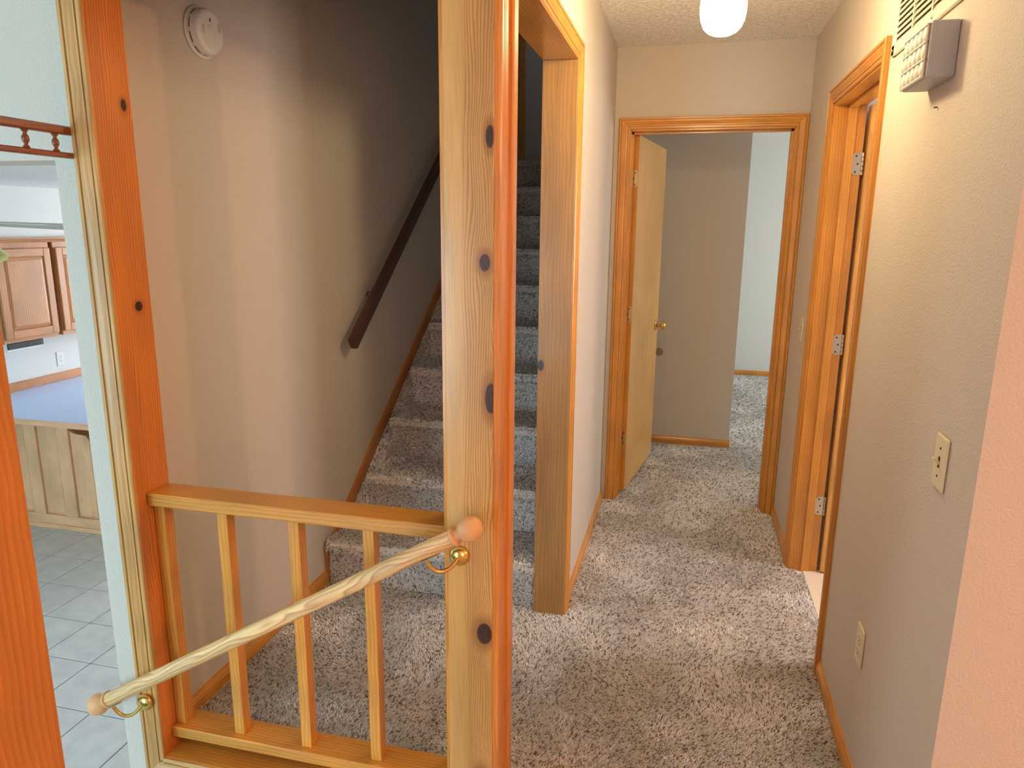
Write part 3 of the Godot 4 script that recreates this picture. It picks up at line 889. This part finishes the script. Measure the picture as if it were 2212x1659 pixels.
func build_fittings() -> void:
	# hall lamp
	var l := thing("ceiling_light", "lit ribbed glass jar lamp hanging from the hall ceiling", "lamp")
	var st := sg()
	var t := Transform3D(Basis(), Vector3(0.057, 0, -2.3))
	lathe(st, [[0.0001, CEIL], [0.062, CEIL], [0.062, 2.425], [0.05, 2.41], [0.022, 2.395], [0.022, 2.30], [0.05, 2.28], [0.052, 2.255], [0.046, 2.25], [0.0001, 2.25]], t, 28)
	part("canopy", st, mats.brass, l)
	st = sg()
	var pr := [[0.042, 2.256], [0.044, 2.246], [0.054, 2.225], [0.062, 2.195], [0.065, 2.165], [0.0645, 2.145], [0.061, 2.125], [0.053, 2.106], [0.041, 2.094], [0.026, 2.087], [0.01, 2.084], [0.0001, 2.084]]
	lathe(st, pr, t, 144, 0.0008, 36)
	part("glass_globe", st, glow(Color(1.0, 0.93, 0.78), 2.2), l)
	omni("hall_lamp_light", Vector3(0.055, 2.15, -2.3), Color(1.0, 0.77, 0.42), 0.56, 0.06)
	# living room lamp, round the corner
	var p := thing("pendant_light", "frosted globe pendant in the room round the corner", "lamp")
	st = sg()
	lathe(st, [[0.0001, CEIL], [0.05, CEIL], [0.05, 2.42], [0.008, 2.40], [0.008, 2.19], [0.035, 2.18], [0.035, 2.165], [0.0001, 2.165]], Transform3D(Basis(), Vector3(2.9, 0, -0.25)), 20)
	part("rod", st, mats.brass, p)
	st = sg()
	ball(st, Vector3(2.9, 2.1, -0.25), 0.08)
	part("globe", st, glow(Color(1.0, 0.7, 0.5), 3.0), p)
	omni("pendant_lamp_light", Vector3(2.9, 2.1, -0.25), Color(1.0, 0.47, 0.31), 2.2, 0.05)
	# smoke alarm
	var s := thing("smoke_alarm", "round white smoke alarm on the stair wall", "smoke alarm")
	s.position = Vector3(XS, 2.103, -2.03)
	s.basis = Basis(Vector3.BACK, Vector3.RIGHT, Vector3.UP)
	st = sg()
	lathe(st, [[0.0001, 0.0], [0.072, 0.0], [0.073, 0.002], [0.073, 0.007], [0.071, 0.009], [0.0001, 0.009]], Transform3D(), 48)
	part("base_ring", st, mats.white_plastic, s)
	st = sg()
	lathe(st, [[0.064, 0.009], [0.065, 0.012], [0.064, 0.034], [0.06, 0.041], [0.05, 0.0435], [0.0001, 0.0445]], Transform3D(), 48)
	var body := part("body", st, mats.white_plastic, s)
	for k in 10:
		st = sg()
		var a0 := TAU * k / 10.0
		for q in 6:
			var a1 := a0 + 0.075 * q
			var a2 := a1 + 0.075
			var d1 := Vector3(cos(a1), 0, sin(a1))
			var d2 := Vector3(cos(a2), 0, sin(a2))
			quad(st, d1 * 0.0655 + Vector3(0, 0.0125, 0), d2 * 0.0655 + Vector3(0, 0.0125, 0), d2 * 0.0655 + Vector3(0, 0.0155, 0), d1 * 0.0655 + Vector3(0, 0.0155, 0), d1)
		part("air_slot", st, mats.dark, body)
	st = sg()
	lathe(st, [[0.0001, 0.0463], [0.011, 0.046], [0.0135, 0.0445]], Transform3D(Basis().scaled(Vector3(1, 1, 1.3)), Vector3(0.008, 0, 0)), 24)
	part("test_button", st, mats.white_plastic, body)
	bpart("status_light", Vector3(0.006, 0.044, 0.026), Vector3(0.009, 0.0455, 0.036), mats.dark, body)
	for k in 3:
		bpart("sounder_slit", Vector3(-0.030 - 0.006 * k, 0.043, 0.004), Vector3(-0.0275 - 0.006 * k, 0.0447, 0.03), mats.grey_plastic, body)
	for k in 2:
		bpart("sounder_slit", Vector3(0.036 + 0.006 * k, 0.043, -0.012), Vector3(0.038 + 0.006 * k, 0.0445, 0.012), mats.grey_plastic, body)
	st = sg()
	tube(st, [Vector3(-0.014, 0.0435, 0.032), Vector3(-0.017, 0.0445, 0.012), Vector3(-0.01, 0.0445, -0.008), Vector3(-0.011, 0.0435, -0.045)], 0.002, 6)
	part("ridge", st, mats.white_plastic, body)
	# door chime box
	var c := thing("door_chime", "grey door chime box with white lattice front below the vent", "door chime")
	var x0 := 0.481
	bpart("case", Vector3(x0 + 0.006, 1.871, -2.025), Vector3(XR, 1.987, -1.836), mats.grey_plastic, c, 1, 0.003)
	bpart("case_lid", Vector3(x0 + 0.003, 1.8715, -2.024), Vector3(x0 + 0.014, 1.9865, -1.8355), mats.grey_plastic, c, 1, 0.002)
	bpart("front_panel", Vector3(x0 - 0.001, 1.874, -2.022), Vector3(x0 + 0.004, 1.984, -1.846), plain(c8(176, 158, 132), 0.6), c, 1, 0.001)
	for k in 4:
		var y := 1.875 + 0.0357 * k
		bpart("lattice_bar", Vector3(x0 - 0.005, y - 0.0015, -2.022), Vector3(x0 + 0.002, y + 0.0015, -1.846), mats.white_plastic, c, 2)
	for k in 6:
		var z := -2.021 + 0.0347 * k
		bpart("lattice_bar", Vector3(x0 - 0.003, 1.875, z - 0.0008), Vector3(x0 + 0.002, 1.983, z + 0.0008), mats.white_plastic, c)
	st = sg()
	lathe(st, [[0.0001, 0.0042], [0.008, 0.0038], [0.0125, 0.002], [0.0138, 0.0]], Transform3D(Basis(Vector3.BACK, Vector3.LEFT, Vector3.UP * 1.2), Vector3.ZERO), 20)
	var oval := st.commit()
	for row in 3:
		for col in 5:
			part_mesh("oval_boss", oval, mats.white_plastic, c, Vector3(x0 - 0.001, 1.893 + 0.0357 * row, -2.0035 + 0.0347 * col))
	var nail := thing("wall_nail", "tiny bent nail in the wall under the door chime", "nail")
	st = sg()
	tube(st, [Vector3(XR, 1.8215, -1.93), Vector3(XR - 0.005, 1.8215, -1.93), Vector3(XR - 0.008, 1.820, -1.925)], 0.0014, 8)
	part("shank", st, mats.dark, nail)
	# return air vent
	var v := thing("return_air_vent", "cream louvred return air vent high on the hall wall", "vent")
	var zv0 := -2.394
	var zv1 := -1.79
	var yv0 := 2.025
	var yv1 := 2.36
	bpart("duct_back", Vector3(0.645, 2.05, -2.37), Vector3(0.661, 2.335, -1.815), plain(c8(150, 150, 148), 0.5, 0.4), v)
	bpart("frame_rail", Vector3(XR - 0.009, yv0, zv0), Vector3(XR, yv0 + 0.032, zv1), mats.vent, v, 2, 0.003)
	bpart("frame_rail", Vector3(XR - 0.009, yv1 - 0.032, zv0), Vector3(XR, yv1, zv1), mats.vent, v, 2, 0.003)
	bpart("frame_stile", Vector3(XR - 0.009, yv0, zv0), Vector3(XR, yv1, zv0 + 0.03), mats.vent, v, 1, 0.003)
	bpart("frame_stile", Vector3(XR - 0.009, yv0, zv1 - 0.03), Vector3(XR, yv1, zv1), mats.vent, v, 1, 0.003)
	var cw := (zv1 - zv0 - 0.06) / 3.4
	var zs := [zv0 + 0.03, zv0 + 0.192, zv0 + 0.354, zv0 + 0.516, zv1 - 0.03]
	for k in 3:
		bpart("mullion", Vector3(XR - 0.009, yv0 + 0.02, zs[k + 1] - 0.005), Vector3(XR - 0.001, yv1 - 0.02, zs[k + 1] + 0.005), mats.vent, v)
	st = sg()
	extrude(st, [Vector2(-0.008, -0.0085), Vector2(-0.007, -0.0095), Vector2(0.001, 0.005), Vector2(0.0, 0.006)], Vector3.ZERO, Vector3.RIGHT, Vector3.UP, Vector3.BACK, 1.0)
	var slat := st.commit()
	for k in 4:
		var z0: float = zs[k]
		var z1: float = zs[k + 1]
		for q in 18:
			var o := part_mesh("louvre", slat, mats.vent, v, Vector3(XR - 0.0015, yv0 + 0.036 + 0.0158 * q, z0))
			o.scale = Vector3(1, 1, z1 - z0)
	for q in [Vector2(zv0 + 0.012, yv0 + 0.016), Vector2(zs[2] + 0.01, yv0 + 0.014), Vector2(zv1 - 0.012, yv0 + 0.016)]:
		st = sg()
		lathe(st, [[0.0001, 0.003], [0.003, 0.0026], [0.0042, 0.0]], Transform3D(Basis(Vector3.BACK, Vector3.LEFT, Vector3.UP), Vector3(XR - 0.009, q.y, q.x)), 10)
		part("screw", st, mats.steel, v)
	switch_plate("light_switch", "ivory toggle switch plate on the taupe wall by the corner", Vector3(XR, 1.072, -1.586), Vector3.LEFT, true, mats.ivory)
	switch_plate("light_switch", "ivory switch seen edge on between bathroom doorway and hall end", Vector3(XR, 1.088, -3.53), Vector3.LEFT, true, mats.ivory)
	switch_plate("power_outlet", "ivory power outlet low on the taupe hall wall", Vector3(XR, 0.40, -1.985), Vector3.LEFT, false, mats.ivory)
	switch_plate("power_outlet", "white power outlet above the kitchen counter", Vector3(-4.81, 0.48, -4.58), Vector3.RIGHT, false, mats.white_plastic)
	# two green crumbs on the carpet
	var lf := thing("leaf_scrap", "two tiny green leaf crumbs lying on the hall carpet", "leaf scrap")
	for q in [Vector3(-0.074, 0.0105, -2.768), Vector3(-0.053, 0.0105, -2.777)]:
		st = sg()
		ball(st, q, 0.0065, 8, 0.3)
		part("crumb", st, plain(c8(72, 118, 48), 0.8), lf)
	# round wall bumper behind the bedroom door
	var bmp := thing("wall_bumper", "grey round doorstop pad on the closet wall", "doorstop")
	st = sg()
	lathe(st, [[0.0001, 0.006], [0.02, 0.005], [0.028, 0.0]], Transform3D(Basis(Vector3.RIGHT, Vector3.BACK, Vector3.DOWN), Vector3(-0.156, 0.675, -5.133)), 24)
	part("pad", st, plain(c8(150, 128, 112), 0.8), bmp)

# ------------------------------------------------------------------ kitchen
func panel_door(parent: Node3D, called: String, x: float, y0: float, y1: float, z0: float, z1: float) -> Node3D:
	# raised panel door facing +x
	var d := Node3D.new()
	d.name = called
	parent.add_child(d, true)
	var fw := 0.055
	bpart("stile", Vector3(x, y0, z0), Vector3(x + 0.019, y1, z0 + fw), mats.oak, d, 1, 0.003, Vector2(0.05, 0.1))
	bpart("stile", Vector3(x, y0, z1 - fw), Vector3(x + 0.019, y1, z1), mats.oak, d, 1, 0.003, Vector2(0.15, 0.6))
	bpart("rail", Vector3(x, y1 - fw, z0 + fw), Vector3(x + 0.019, y1, z1 - fw), mats.oak, d, 2, 0.003, Vector2(0.2, 0.4))
	bpart("rail", Vector3(x, y0, z0 + fw), Vector3(x + 0.019, y0 + fw, z1 - fw), mats.oak, d, 2, 0.003, Vector2(0.22, 0.7))
	var st := sg()
	var a := Vector3(x + 0.008, y0 + fw, z0 + fw)
	var b := Vector3(x + 0.008, y1 - fw, z1 - fw)
	var e := 0.028
	var i0 := Vector3(x + 0.017, a.y + e, a.z + e)
	var i1 := Vector3(x + 0.017, b.y - e, b.z - e)
	quad(st, i0, Vector3(i0.x, i1.y, i0.z), i1, Vector3(i0.x, i0.y, i1.z), Vector3.RIGHT, 1, Vector2(0.1, 0.2))
	quad(st, a, Vector3(a.x, b.y, a.z), Vector3(i0.x, i1.y, i0.z), i0, Vector3(0.95, 0, -0.3).normalized())
	quad(st, Vector3(a.x, a.y, b.z), b, i1, Vector3(i0.x, i0.y, i1.z), Vector3(0.95, 0, 0.3).normalized())
	quad(st, a, Vector3(a.x, a.y, b.z), Vector3(i0.x, i0.y, i1.z), i0, Vector3(0.95, -0.3, 0).normalized(), 2)
	quad(st, Vector3(a.x, b.y, a.z), b, i1, Vector3(i0.x, i1.y, i0.z), Vector3(0.95, 0.3, 0).normalized(), 2)
	part("raised_panel", st, mats.oak, d)
	return d

func build_kitchen() -> void:
	# floor tiles, laid square
	var fl := get_node("floor_dining") as Node3D
	var st := sg()
	var px := 0.2955
	var pz := 0.3065
	box(st, Vector3(-px / 2 + 0.0026, -0.012, -pz / 2 + 0.0026), Vector3(px / 2 - 0.0026, 0, pz / 2 - 0.0026), 1, 0.0012)
	var tile := st.commit()
	for i in range(-5, 8):
		for j in range(-12, 8):
			var x := -3.359 + px * (i + 0.5)
			var z := -2.887 + pz * (j + 0.5)
			if x < -4.81 or x > -1.1 or (i >= 6 and z < -1.5): continue
			if i == 6 and x > -1.5 and z < -1.45: continue
			part_mesh("tile", tile, mats.tile, fl, Vector3(x, LOW, z))
	# bathroom tiles
	var fb := get_node("floor_bathroom") as Node3D
	st = sg()
	box(st, Vector3(-0.1515, -0.01, -0.1515), Vector3(0.1515, 0.0, 0.1515), 1, 0.001)
	var bt := st.commit()
	for i in 6:
		for j in 7:
			part_mesh("tile", bt, mats.tile_cream, fb, Vector3(XR + 0.06 + 0.1525 + 0.305 * i, 0.004, -3.9 + 0.305 * j))
	# peninsula
	var p := thing("peninsula_cabinet", "pale oak panelled peninsula cabinet standing on the tiles", "cabinet")
	bpart("body", Vector3(-4.81, LOW + 0.03, -4.85), Vector3(-3.3, 0.274, -3.872), mats.oak_pale, p)
	bpart("base_trim", Vector3(-4.81, LOW, -3.872), Vector3(-3.3, LOW + 0.035, -3.846), mats.oak_pale, p, 0, 0.002)
	bpart("bottom_rail", Vector3(-4.81, LOW + 0.035, -3.872), Vector3(-3.3, LOW + 0.105, -3.853), mats.oak_pale, p, 0, 0.002)
	bpart("top_rail", Vector3(-4.81, 0.2, -3.872), Vector3(-3.3, 0.274, -3.853), mats.oak_pale, p, 0, 0.002)
	for k in 6:
		var x := -4.72 + 0.276 * k
		bpart("stile", Vector3(x, LOW + 0.105, -3.872), Vector3(x + 0.098, 0.2, -3.853), mats.oak_pale, p, 1, 0.002, Vector2(0.06 * k, 0.3 * k))
		if k < 5:
			st = sg()
			box(st, Vector3(x + 0.11, LOW + 0.118, -3.872), Vector3(x + 0.264, 0.188, -3.861), 1, 0.006, Vector2(0.1 * k, 0.37 * k))
			part("panel", st, mats.oak_pale, p)
	var ct := thing("countertop", "pale blue laminate countertop with oak edge on the peninsula", "countertop")
	bpart("laminate_top", Vector3(-4.81, 0.276, -4.95), Vector3(-3.28, 0.31, -3.545), mats.laminate, ct, 0, 0.001)
	bpart("oak_edge", Vector3(-4.81, 0.276, -3.545), Vector3(-3.28, 0.31, -3.522), mats.oak_pale, ct, 0, 0.004)
	var cb := thing("corbel", "curved oak bracket under the countertop overhang", "bracket")
	st = sg()
	var pf := [Vector2(0, 0), Vector2(0, -0.245), Vector2(0.02, -0.25), Vector2(0.035, -0.235), Vector2(0.045, -0.2), Vector2(0.06, -0.16), Vector2(0.085, -0.125), Vector2(0.12, -0.105), Vector2(0.16, -0.09), Vector2(0.19, -0.07), Vector2(0.215, -0.04), Vector2(0.235, -0.015), Vector2(0.24, 0)]
	extrude(st, pf, Vector3(-3.835, 0.272, -3.853), Vector3.BACK, Vector3.UP, Vector3.RIGHT, 0.032, 0, 0, 1)
	part("scroll", st, mats.oak_dark, cb)
	var bs := thing("backsplash_strip", "low oak strip where counter meets the kitchen wall", "backsplash")
	bpart("oak_strip", Vector3(-4.81, 0.31, -6.4), Vector3(-4.79, 0.374, -3.5), mats.oak, bs, 2, 0.002)
	# upper cabinets
	var n := 0
	for q in [[-4.305, -3.86, "oak wall cabinet with raised panel door nearest the window side"], [-4.80, -4.342, "oak wall cabinet half hidden behind the pale wall strip"], [-5.28, -4.804, "oak wall cabinet farthest along the kitchen wall"]]:
		var u := thing("wall_cabinet", q[2], "cabinet", "kitchen wall cabinets")
		bpart("body", Vector3(-4.81, 0.72, q[0]), Vector3(-4.52, 1.40, q[1]), mats.oak, u)
		bpart("face_frame", Vector3(-4.52, 0.72, q[0]), Vector3(-4.502, 1.40, q[1]), mats.oak, u, 1)
		panel_door(u, "door", -4.502, 0.748, 1.36, q[0] + 0.006, q[1] - 0.008)
	var cr := thing("cabinet_crown", "oak crown moulding running above the wall cabinets", "moulding")
	st = sg()
	extrude(st, [Vector2(0, 0), Vector2(0.318, 0), Vector2(0.325, 0.01), Vector2(0.34, 0.025), Vector2(0.34, 0.032), Vector2(0, 0.032)], Vector3(-4.81, 1.40, -5.3), Vector3.RIGHT, Vector3.UP, Vector3.BACK, 1.46, 0, 0, 2)
	part("moulding", st, mats.oak, cr)
	var ub := thing("under_cabinet_radio", "slim black radio with white base under the wall cabinet", "radio")
	bpart("white_case", Vector3(-4.76, 0.655, -4.19), Vector3(-4.535, 0.72, -3.9), mats.white_plastic, ub, 2, 0.004)
	bpart("front_panel", Vector3(-4.536, 0.672, -4.188), Vector3(-4.525, 0.714, -3.902), mats.black, ub, 2, 0.003)
	for k in 6:
		bpart("button", Vector3(-4.526, 0.686, -4.17 + 0.02 * k), Vector3(-4.523, 0.698, -4.158 + 0.02 * k), plain(c8(70, 70, 74), 0.4), ub)
	# ceiling fan
	var f := thing("ceiling_fan", "grey bladed ceiling fan with pale green glass shades", "ceiling fan")
	f.position = Vector3(-3.68, 0, -3.0)
	st = sg()
	lathe(st, [[0.0001, 1.78], [0.07, 1.78], [0.065, 1.75], [0.014, 1.73], [0.014, 1.66], [0.09, 1.64], [0.11, 1.60], [0.11, 1.53], [0.08, 1.50], [0.05, 1.46], [0.045, 1.43], [0.0001, 1.42]], Transform3D(), 28)
	part("motor", st, mats.white_plastic, f)
	for k in 5:
		var b := Node3D.new()
		b.name = "blade_arm"
		f.add_child(b, true)
		b.rotation.y = TAU * k / 5.0
		st = sg()
		extrude(st, [Vector2(0.16, -0.055), Vector2(0.62, -0.07), Vector2(0.66, -0.04), Vector2(0.66, 0.04), Vector2(0.62, 0.07), Vector2(0.16, 0.055)], Vector3(0, 1.532, 0), Vector3(1, -0.03, 0).normalized(), Vector3(0, 0.16, 1).normalized(), Vector3(0, 1, -0.16).normalized(), 0.007, 0, 0, 0)
		part("blade", st, mats.fan_grey, b)
		st = sg()
		box(st, Vector3(0.09, 1.518, -0.015), Vector3(0.2, 1.526, 0.015), 0, 0.002)
		part("iron", st, mats.brass, b)
	for k in 3:
		var s := Node3D.new()
		s.name = "lamp_arm"
		f.add_child(s, true)
		s.rotation.y = TAU * k / 3.0
		st = sg()
		tube(st, [Vector3(0.04, 1.44, 0), Vector3(0.11, 1.45, 0), Vector3(0.15, 1.43, 0)], 0.007, 8)
		part("arm", st, mats.brass, s)
		st = sg()
		lathe(st, [[0.018, 0.0], [0.03, -0.02], [0.045, -0.045], [0.055, -0.075], [0.068, -0.1], [0.066, -0.1], [0.052, -0.075], [0.042, -0.045], [0.027, -0.02], [0.015, -0.001]], Transform3D(Basis(Vector3.BACK, 0.5), Vector3(0.15, 1.435, 0)), 24, 0.002, 8)
		part("glass_shade", st, plain(c8(226, 214, 140), 0.25), s)

# ------------------------------------------------------------------ carpet pile
var rng := RandomNumberGenerator.new()
var lean_noise := FastNoiseLite.new()
var patch_noise := FastNoiseLite.new()
var yarn := [Color(0.93, 0.92, 0.91), Color(0.88, 0.86, 0.83), Color(0.97, 0.97, 0.97), Color(0.74, 0.69, 0.65), Color(0.20, 0.16, 0.14), Color(0.36, 0.30, 0.27)]

func tuft_mesh() -> ArrayMesh:
	var st := sg()
	var rows := []
	for r in [[0.0016, 0.0, 0.0], [0.0019, 0.004, 0.0004], [0.0013, 0.0078, 0.0017], [0.0003, 0.0098, 0.0034]]:
		var row := []
		for k in 3:
			var a := TAU * k / 3.0
			row.append(Vector3(cos(a) * r[0] + r[2], r[1], sin(a) * r[0]))
		rows.append(row)
	for i in rows.size() - 1:
		for k in 3:
			var a: Vector3 = rows[i][k]
			var b: Vector3 = rows[i][(k + 1) % 3]
			var c: Vector3 = rows[i + 1][(k + 1) % 3]
			var d: Vector3 = rows[i + 1][k]
			var n := Vector3(a.x + b.x - 2 * rows[i][0].x * 0.0, 0, a.z + b.z).normalized()
			quad(st, a, b, c, d, n)
	return st.commit()

func pile_patch(buf: Array, o: Vector3, U: Vector3, V: Vector3, N: Vector3, lu: float, lv: float, gap: float) -> void:
	var nu := int(lu / gap)
	var nv := int(lv / gap)
	for i in nu:
		for j in nv:
			var p := o + U * ((i + rng.randf()) * lu / nu) + V * ((j + rng.randf()) * lv / nv)
			var q := p.x * 1.0 + p.y * 0.7
			var an := lean_noise.get_noise_2d(q, p.z) * 5.0 + rng.randf_range(-0.9, 0.9)
			var amt := 0.45 + 0.35 * patch_noise.get_noise_2d(q + 7.0, p.z) + rng.randf_range(-0.15, 0.3)
			var t := (U * cos(an) + V * sin(an)).normalized()
			var y := (N + t * maxf(amt, 0.0)).normalized()
			var x := (t - y * y.dot(t)).normalized()
			var z := x.cross(y)
			var s := gap / 0.005 * rng.randf_range(0.85, 1.2)
			var h := rng.randf_range(0.8, 1.15)
			var c: Color
			var w := rng.randf()
			if w < 0.30: c = yarn[0]
			elif w < 0.50: c = yarn[1]
			elif w < 0.68: c = yarn[2]
			elif w < 0.82: c = yarn[3]
			elif w < 0.905: c = yarn[4]
			else: c = yarn[5]
			buf.append([p, x * s, y * h, z * s, c])

func pile(parent: Node3D, buf: Array, me: Mesh) -> void:
	var mm := MultiMesh.new()
	mm.transform_format = MultiMesh.TRANSFORM_3D
	mm.use_colors = true
	mm.mesh = me
	mm.instance_count = buf.size()
	var f := PackedFloat32Array()
	f.resize(buf.size() * 16)
	var k := 0
	for b in buf:
		var p: Vector3 = b[0]
		var x: Vector3 = b[1]
		var y: Vector3 = b[2]
		var z: Vector3 = b[3]
		var c: Color = b[4]
		f[k] = x.x
		f[k + 1] = y.x
		f[k + 2] = z.x
		f[k + 3] = p.x
		f[k + 4] = x.y
		f[k + 5] = y.y
		f[k + 6] = z.y
		f[k + 7] = p.y
		f[k + 8] = x.z
		f[k + 9] = y.z
		f[k + 10] = z.z
		f[k + 11] = p.z
		f[k + 12] = c.r
		f[k + 13] = c.g
		f[k + 14] = c.b
		f[k + 15] = 1.0
		k += 16
	mm.buffer = f
	var o := MultiMeshInstance3D.new()
	o.name = "carpet_pile"
	o.multimesh = mm
	o.material_override = mats.tuft
	o.set_meta("kind", "stuff")
	parent.add_child(o, true)

func build_carpet() -> void:
	rng.seed = 5
	lean_noise.seed = 3
	lean_noise.frequency = 1.3
	patch_noise.seed = 8
	patch_noise.frequency = 2.6
	var me := tuft_mesh()
	var b := []
	var R := Vector3.RIGHT
	var F := Vector3.FORWARD
	var U := Vector3.UP
	pile_patch(b, Vector3(-0.40, 0, -1.02), R, F, U, 0.94, 1.2, 0.0048)
	pile_patch(b, Vector3(-0.40, 0, -2.22), R, F, U, 1.0, 1.0, 0.0056)
	pile_patch(b, Vector3(-0.40, 0, -3.22), R, F, U, 0.97, 0.84, 0.0068)
	pile_patch(b, Vector3(-1.45, 0, -1.64), R, F, U, 1.05, 1.0, 0.0052)
	pile(get_node("floor") as Node3D, b, me)
	b = []
	pile_patch(b, Vector3(-0.32, 0, -4.06), R, F, U, 1.1, 1.1, 0.0078)
	pile_patch(b, Vector3(0.36, 0, -5.16), R, F, U, 0.9, 2.7, 0.011)
	pile(get_node("floor_bedroom") as Node3D, b, me)
	b = []
	for k in 10:
		var g := 0.0058 if k < 3 else (0.0068 if k < 6 else 0.0085)
		var y := RISE * (k + 1)
		var z := Z1 + 0.02 - RUN * k
		var sx := -1.452 if k == 0 else -1.392
		pile_patch(b, Vector3(sx, y - RISE, z - 0.03), R, U, Vector3.BACK, -0.527 - sx, RISE - 0.045, g)
		pile_patch(b, Vector3(sx, y - 0.045, z - 0.004), R, U, Vector3(0, 0.3, 1).normalized(), -0.527 - sx, 0.04, g)
		pile_patch(b, Vector3(sx, y, z - 0.006), R, F, U, -0.527 - sx, RUN + 0.01, g)
	var sl := RISE / RUN
	pile_patch(b, Vector3(-1.452, 0.08 + 0.1 * sl, Z1 - 0.1), R, Vector3(0, sl, -1).normalized(), Vector3(0, 1, sl).normalized(), 0.06, 3.1, 0.006)
	pile(get_node("staircase") as Node3D, b, me)
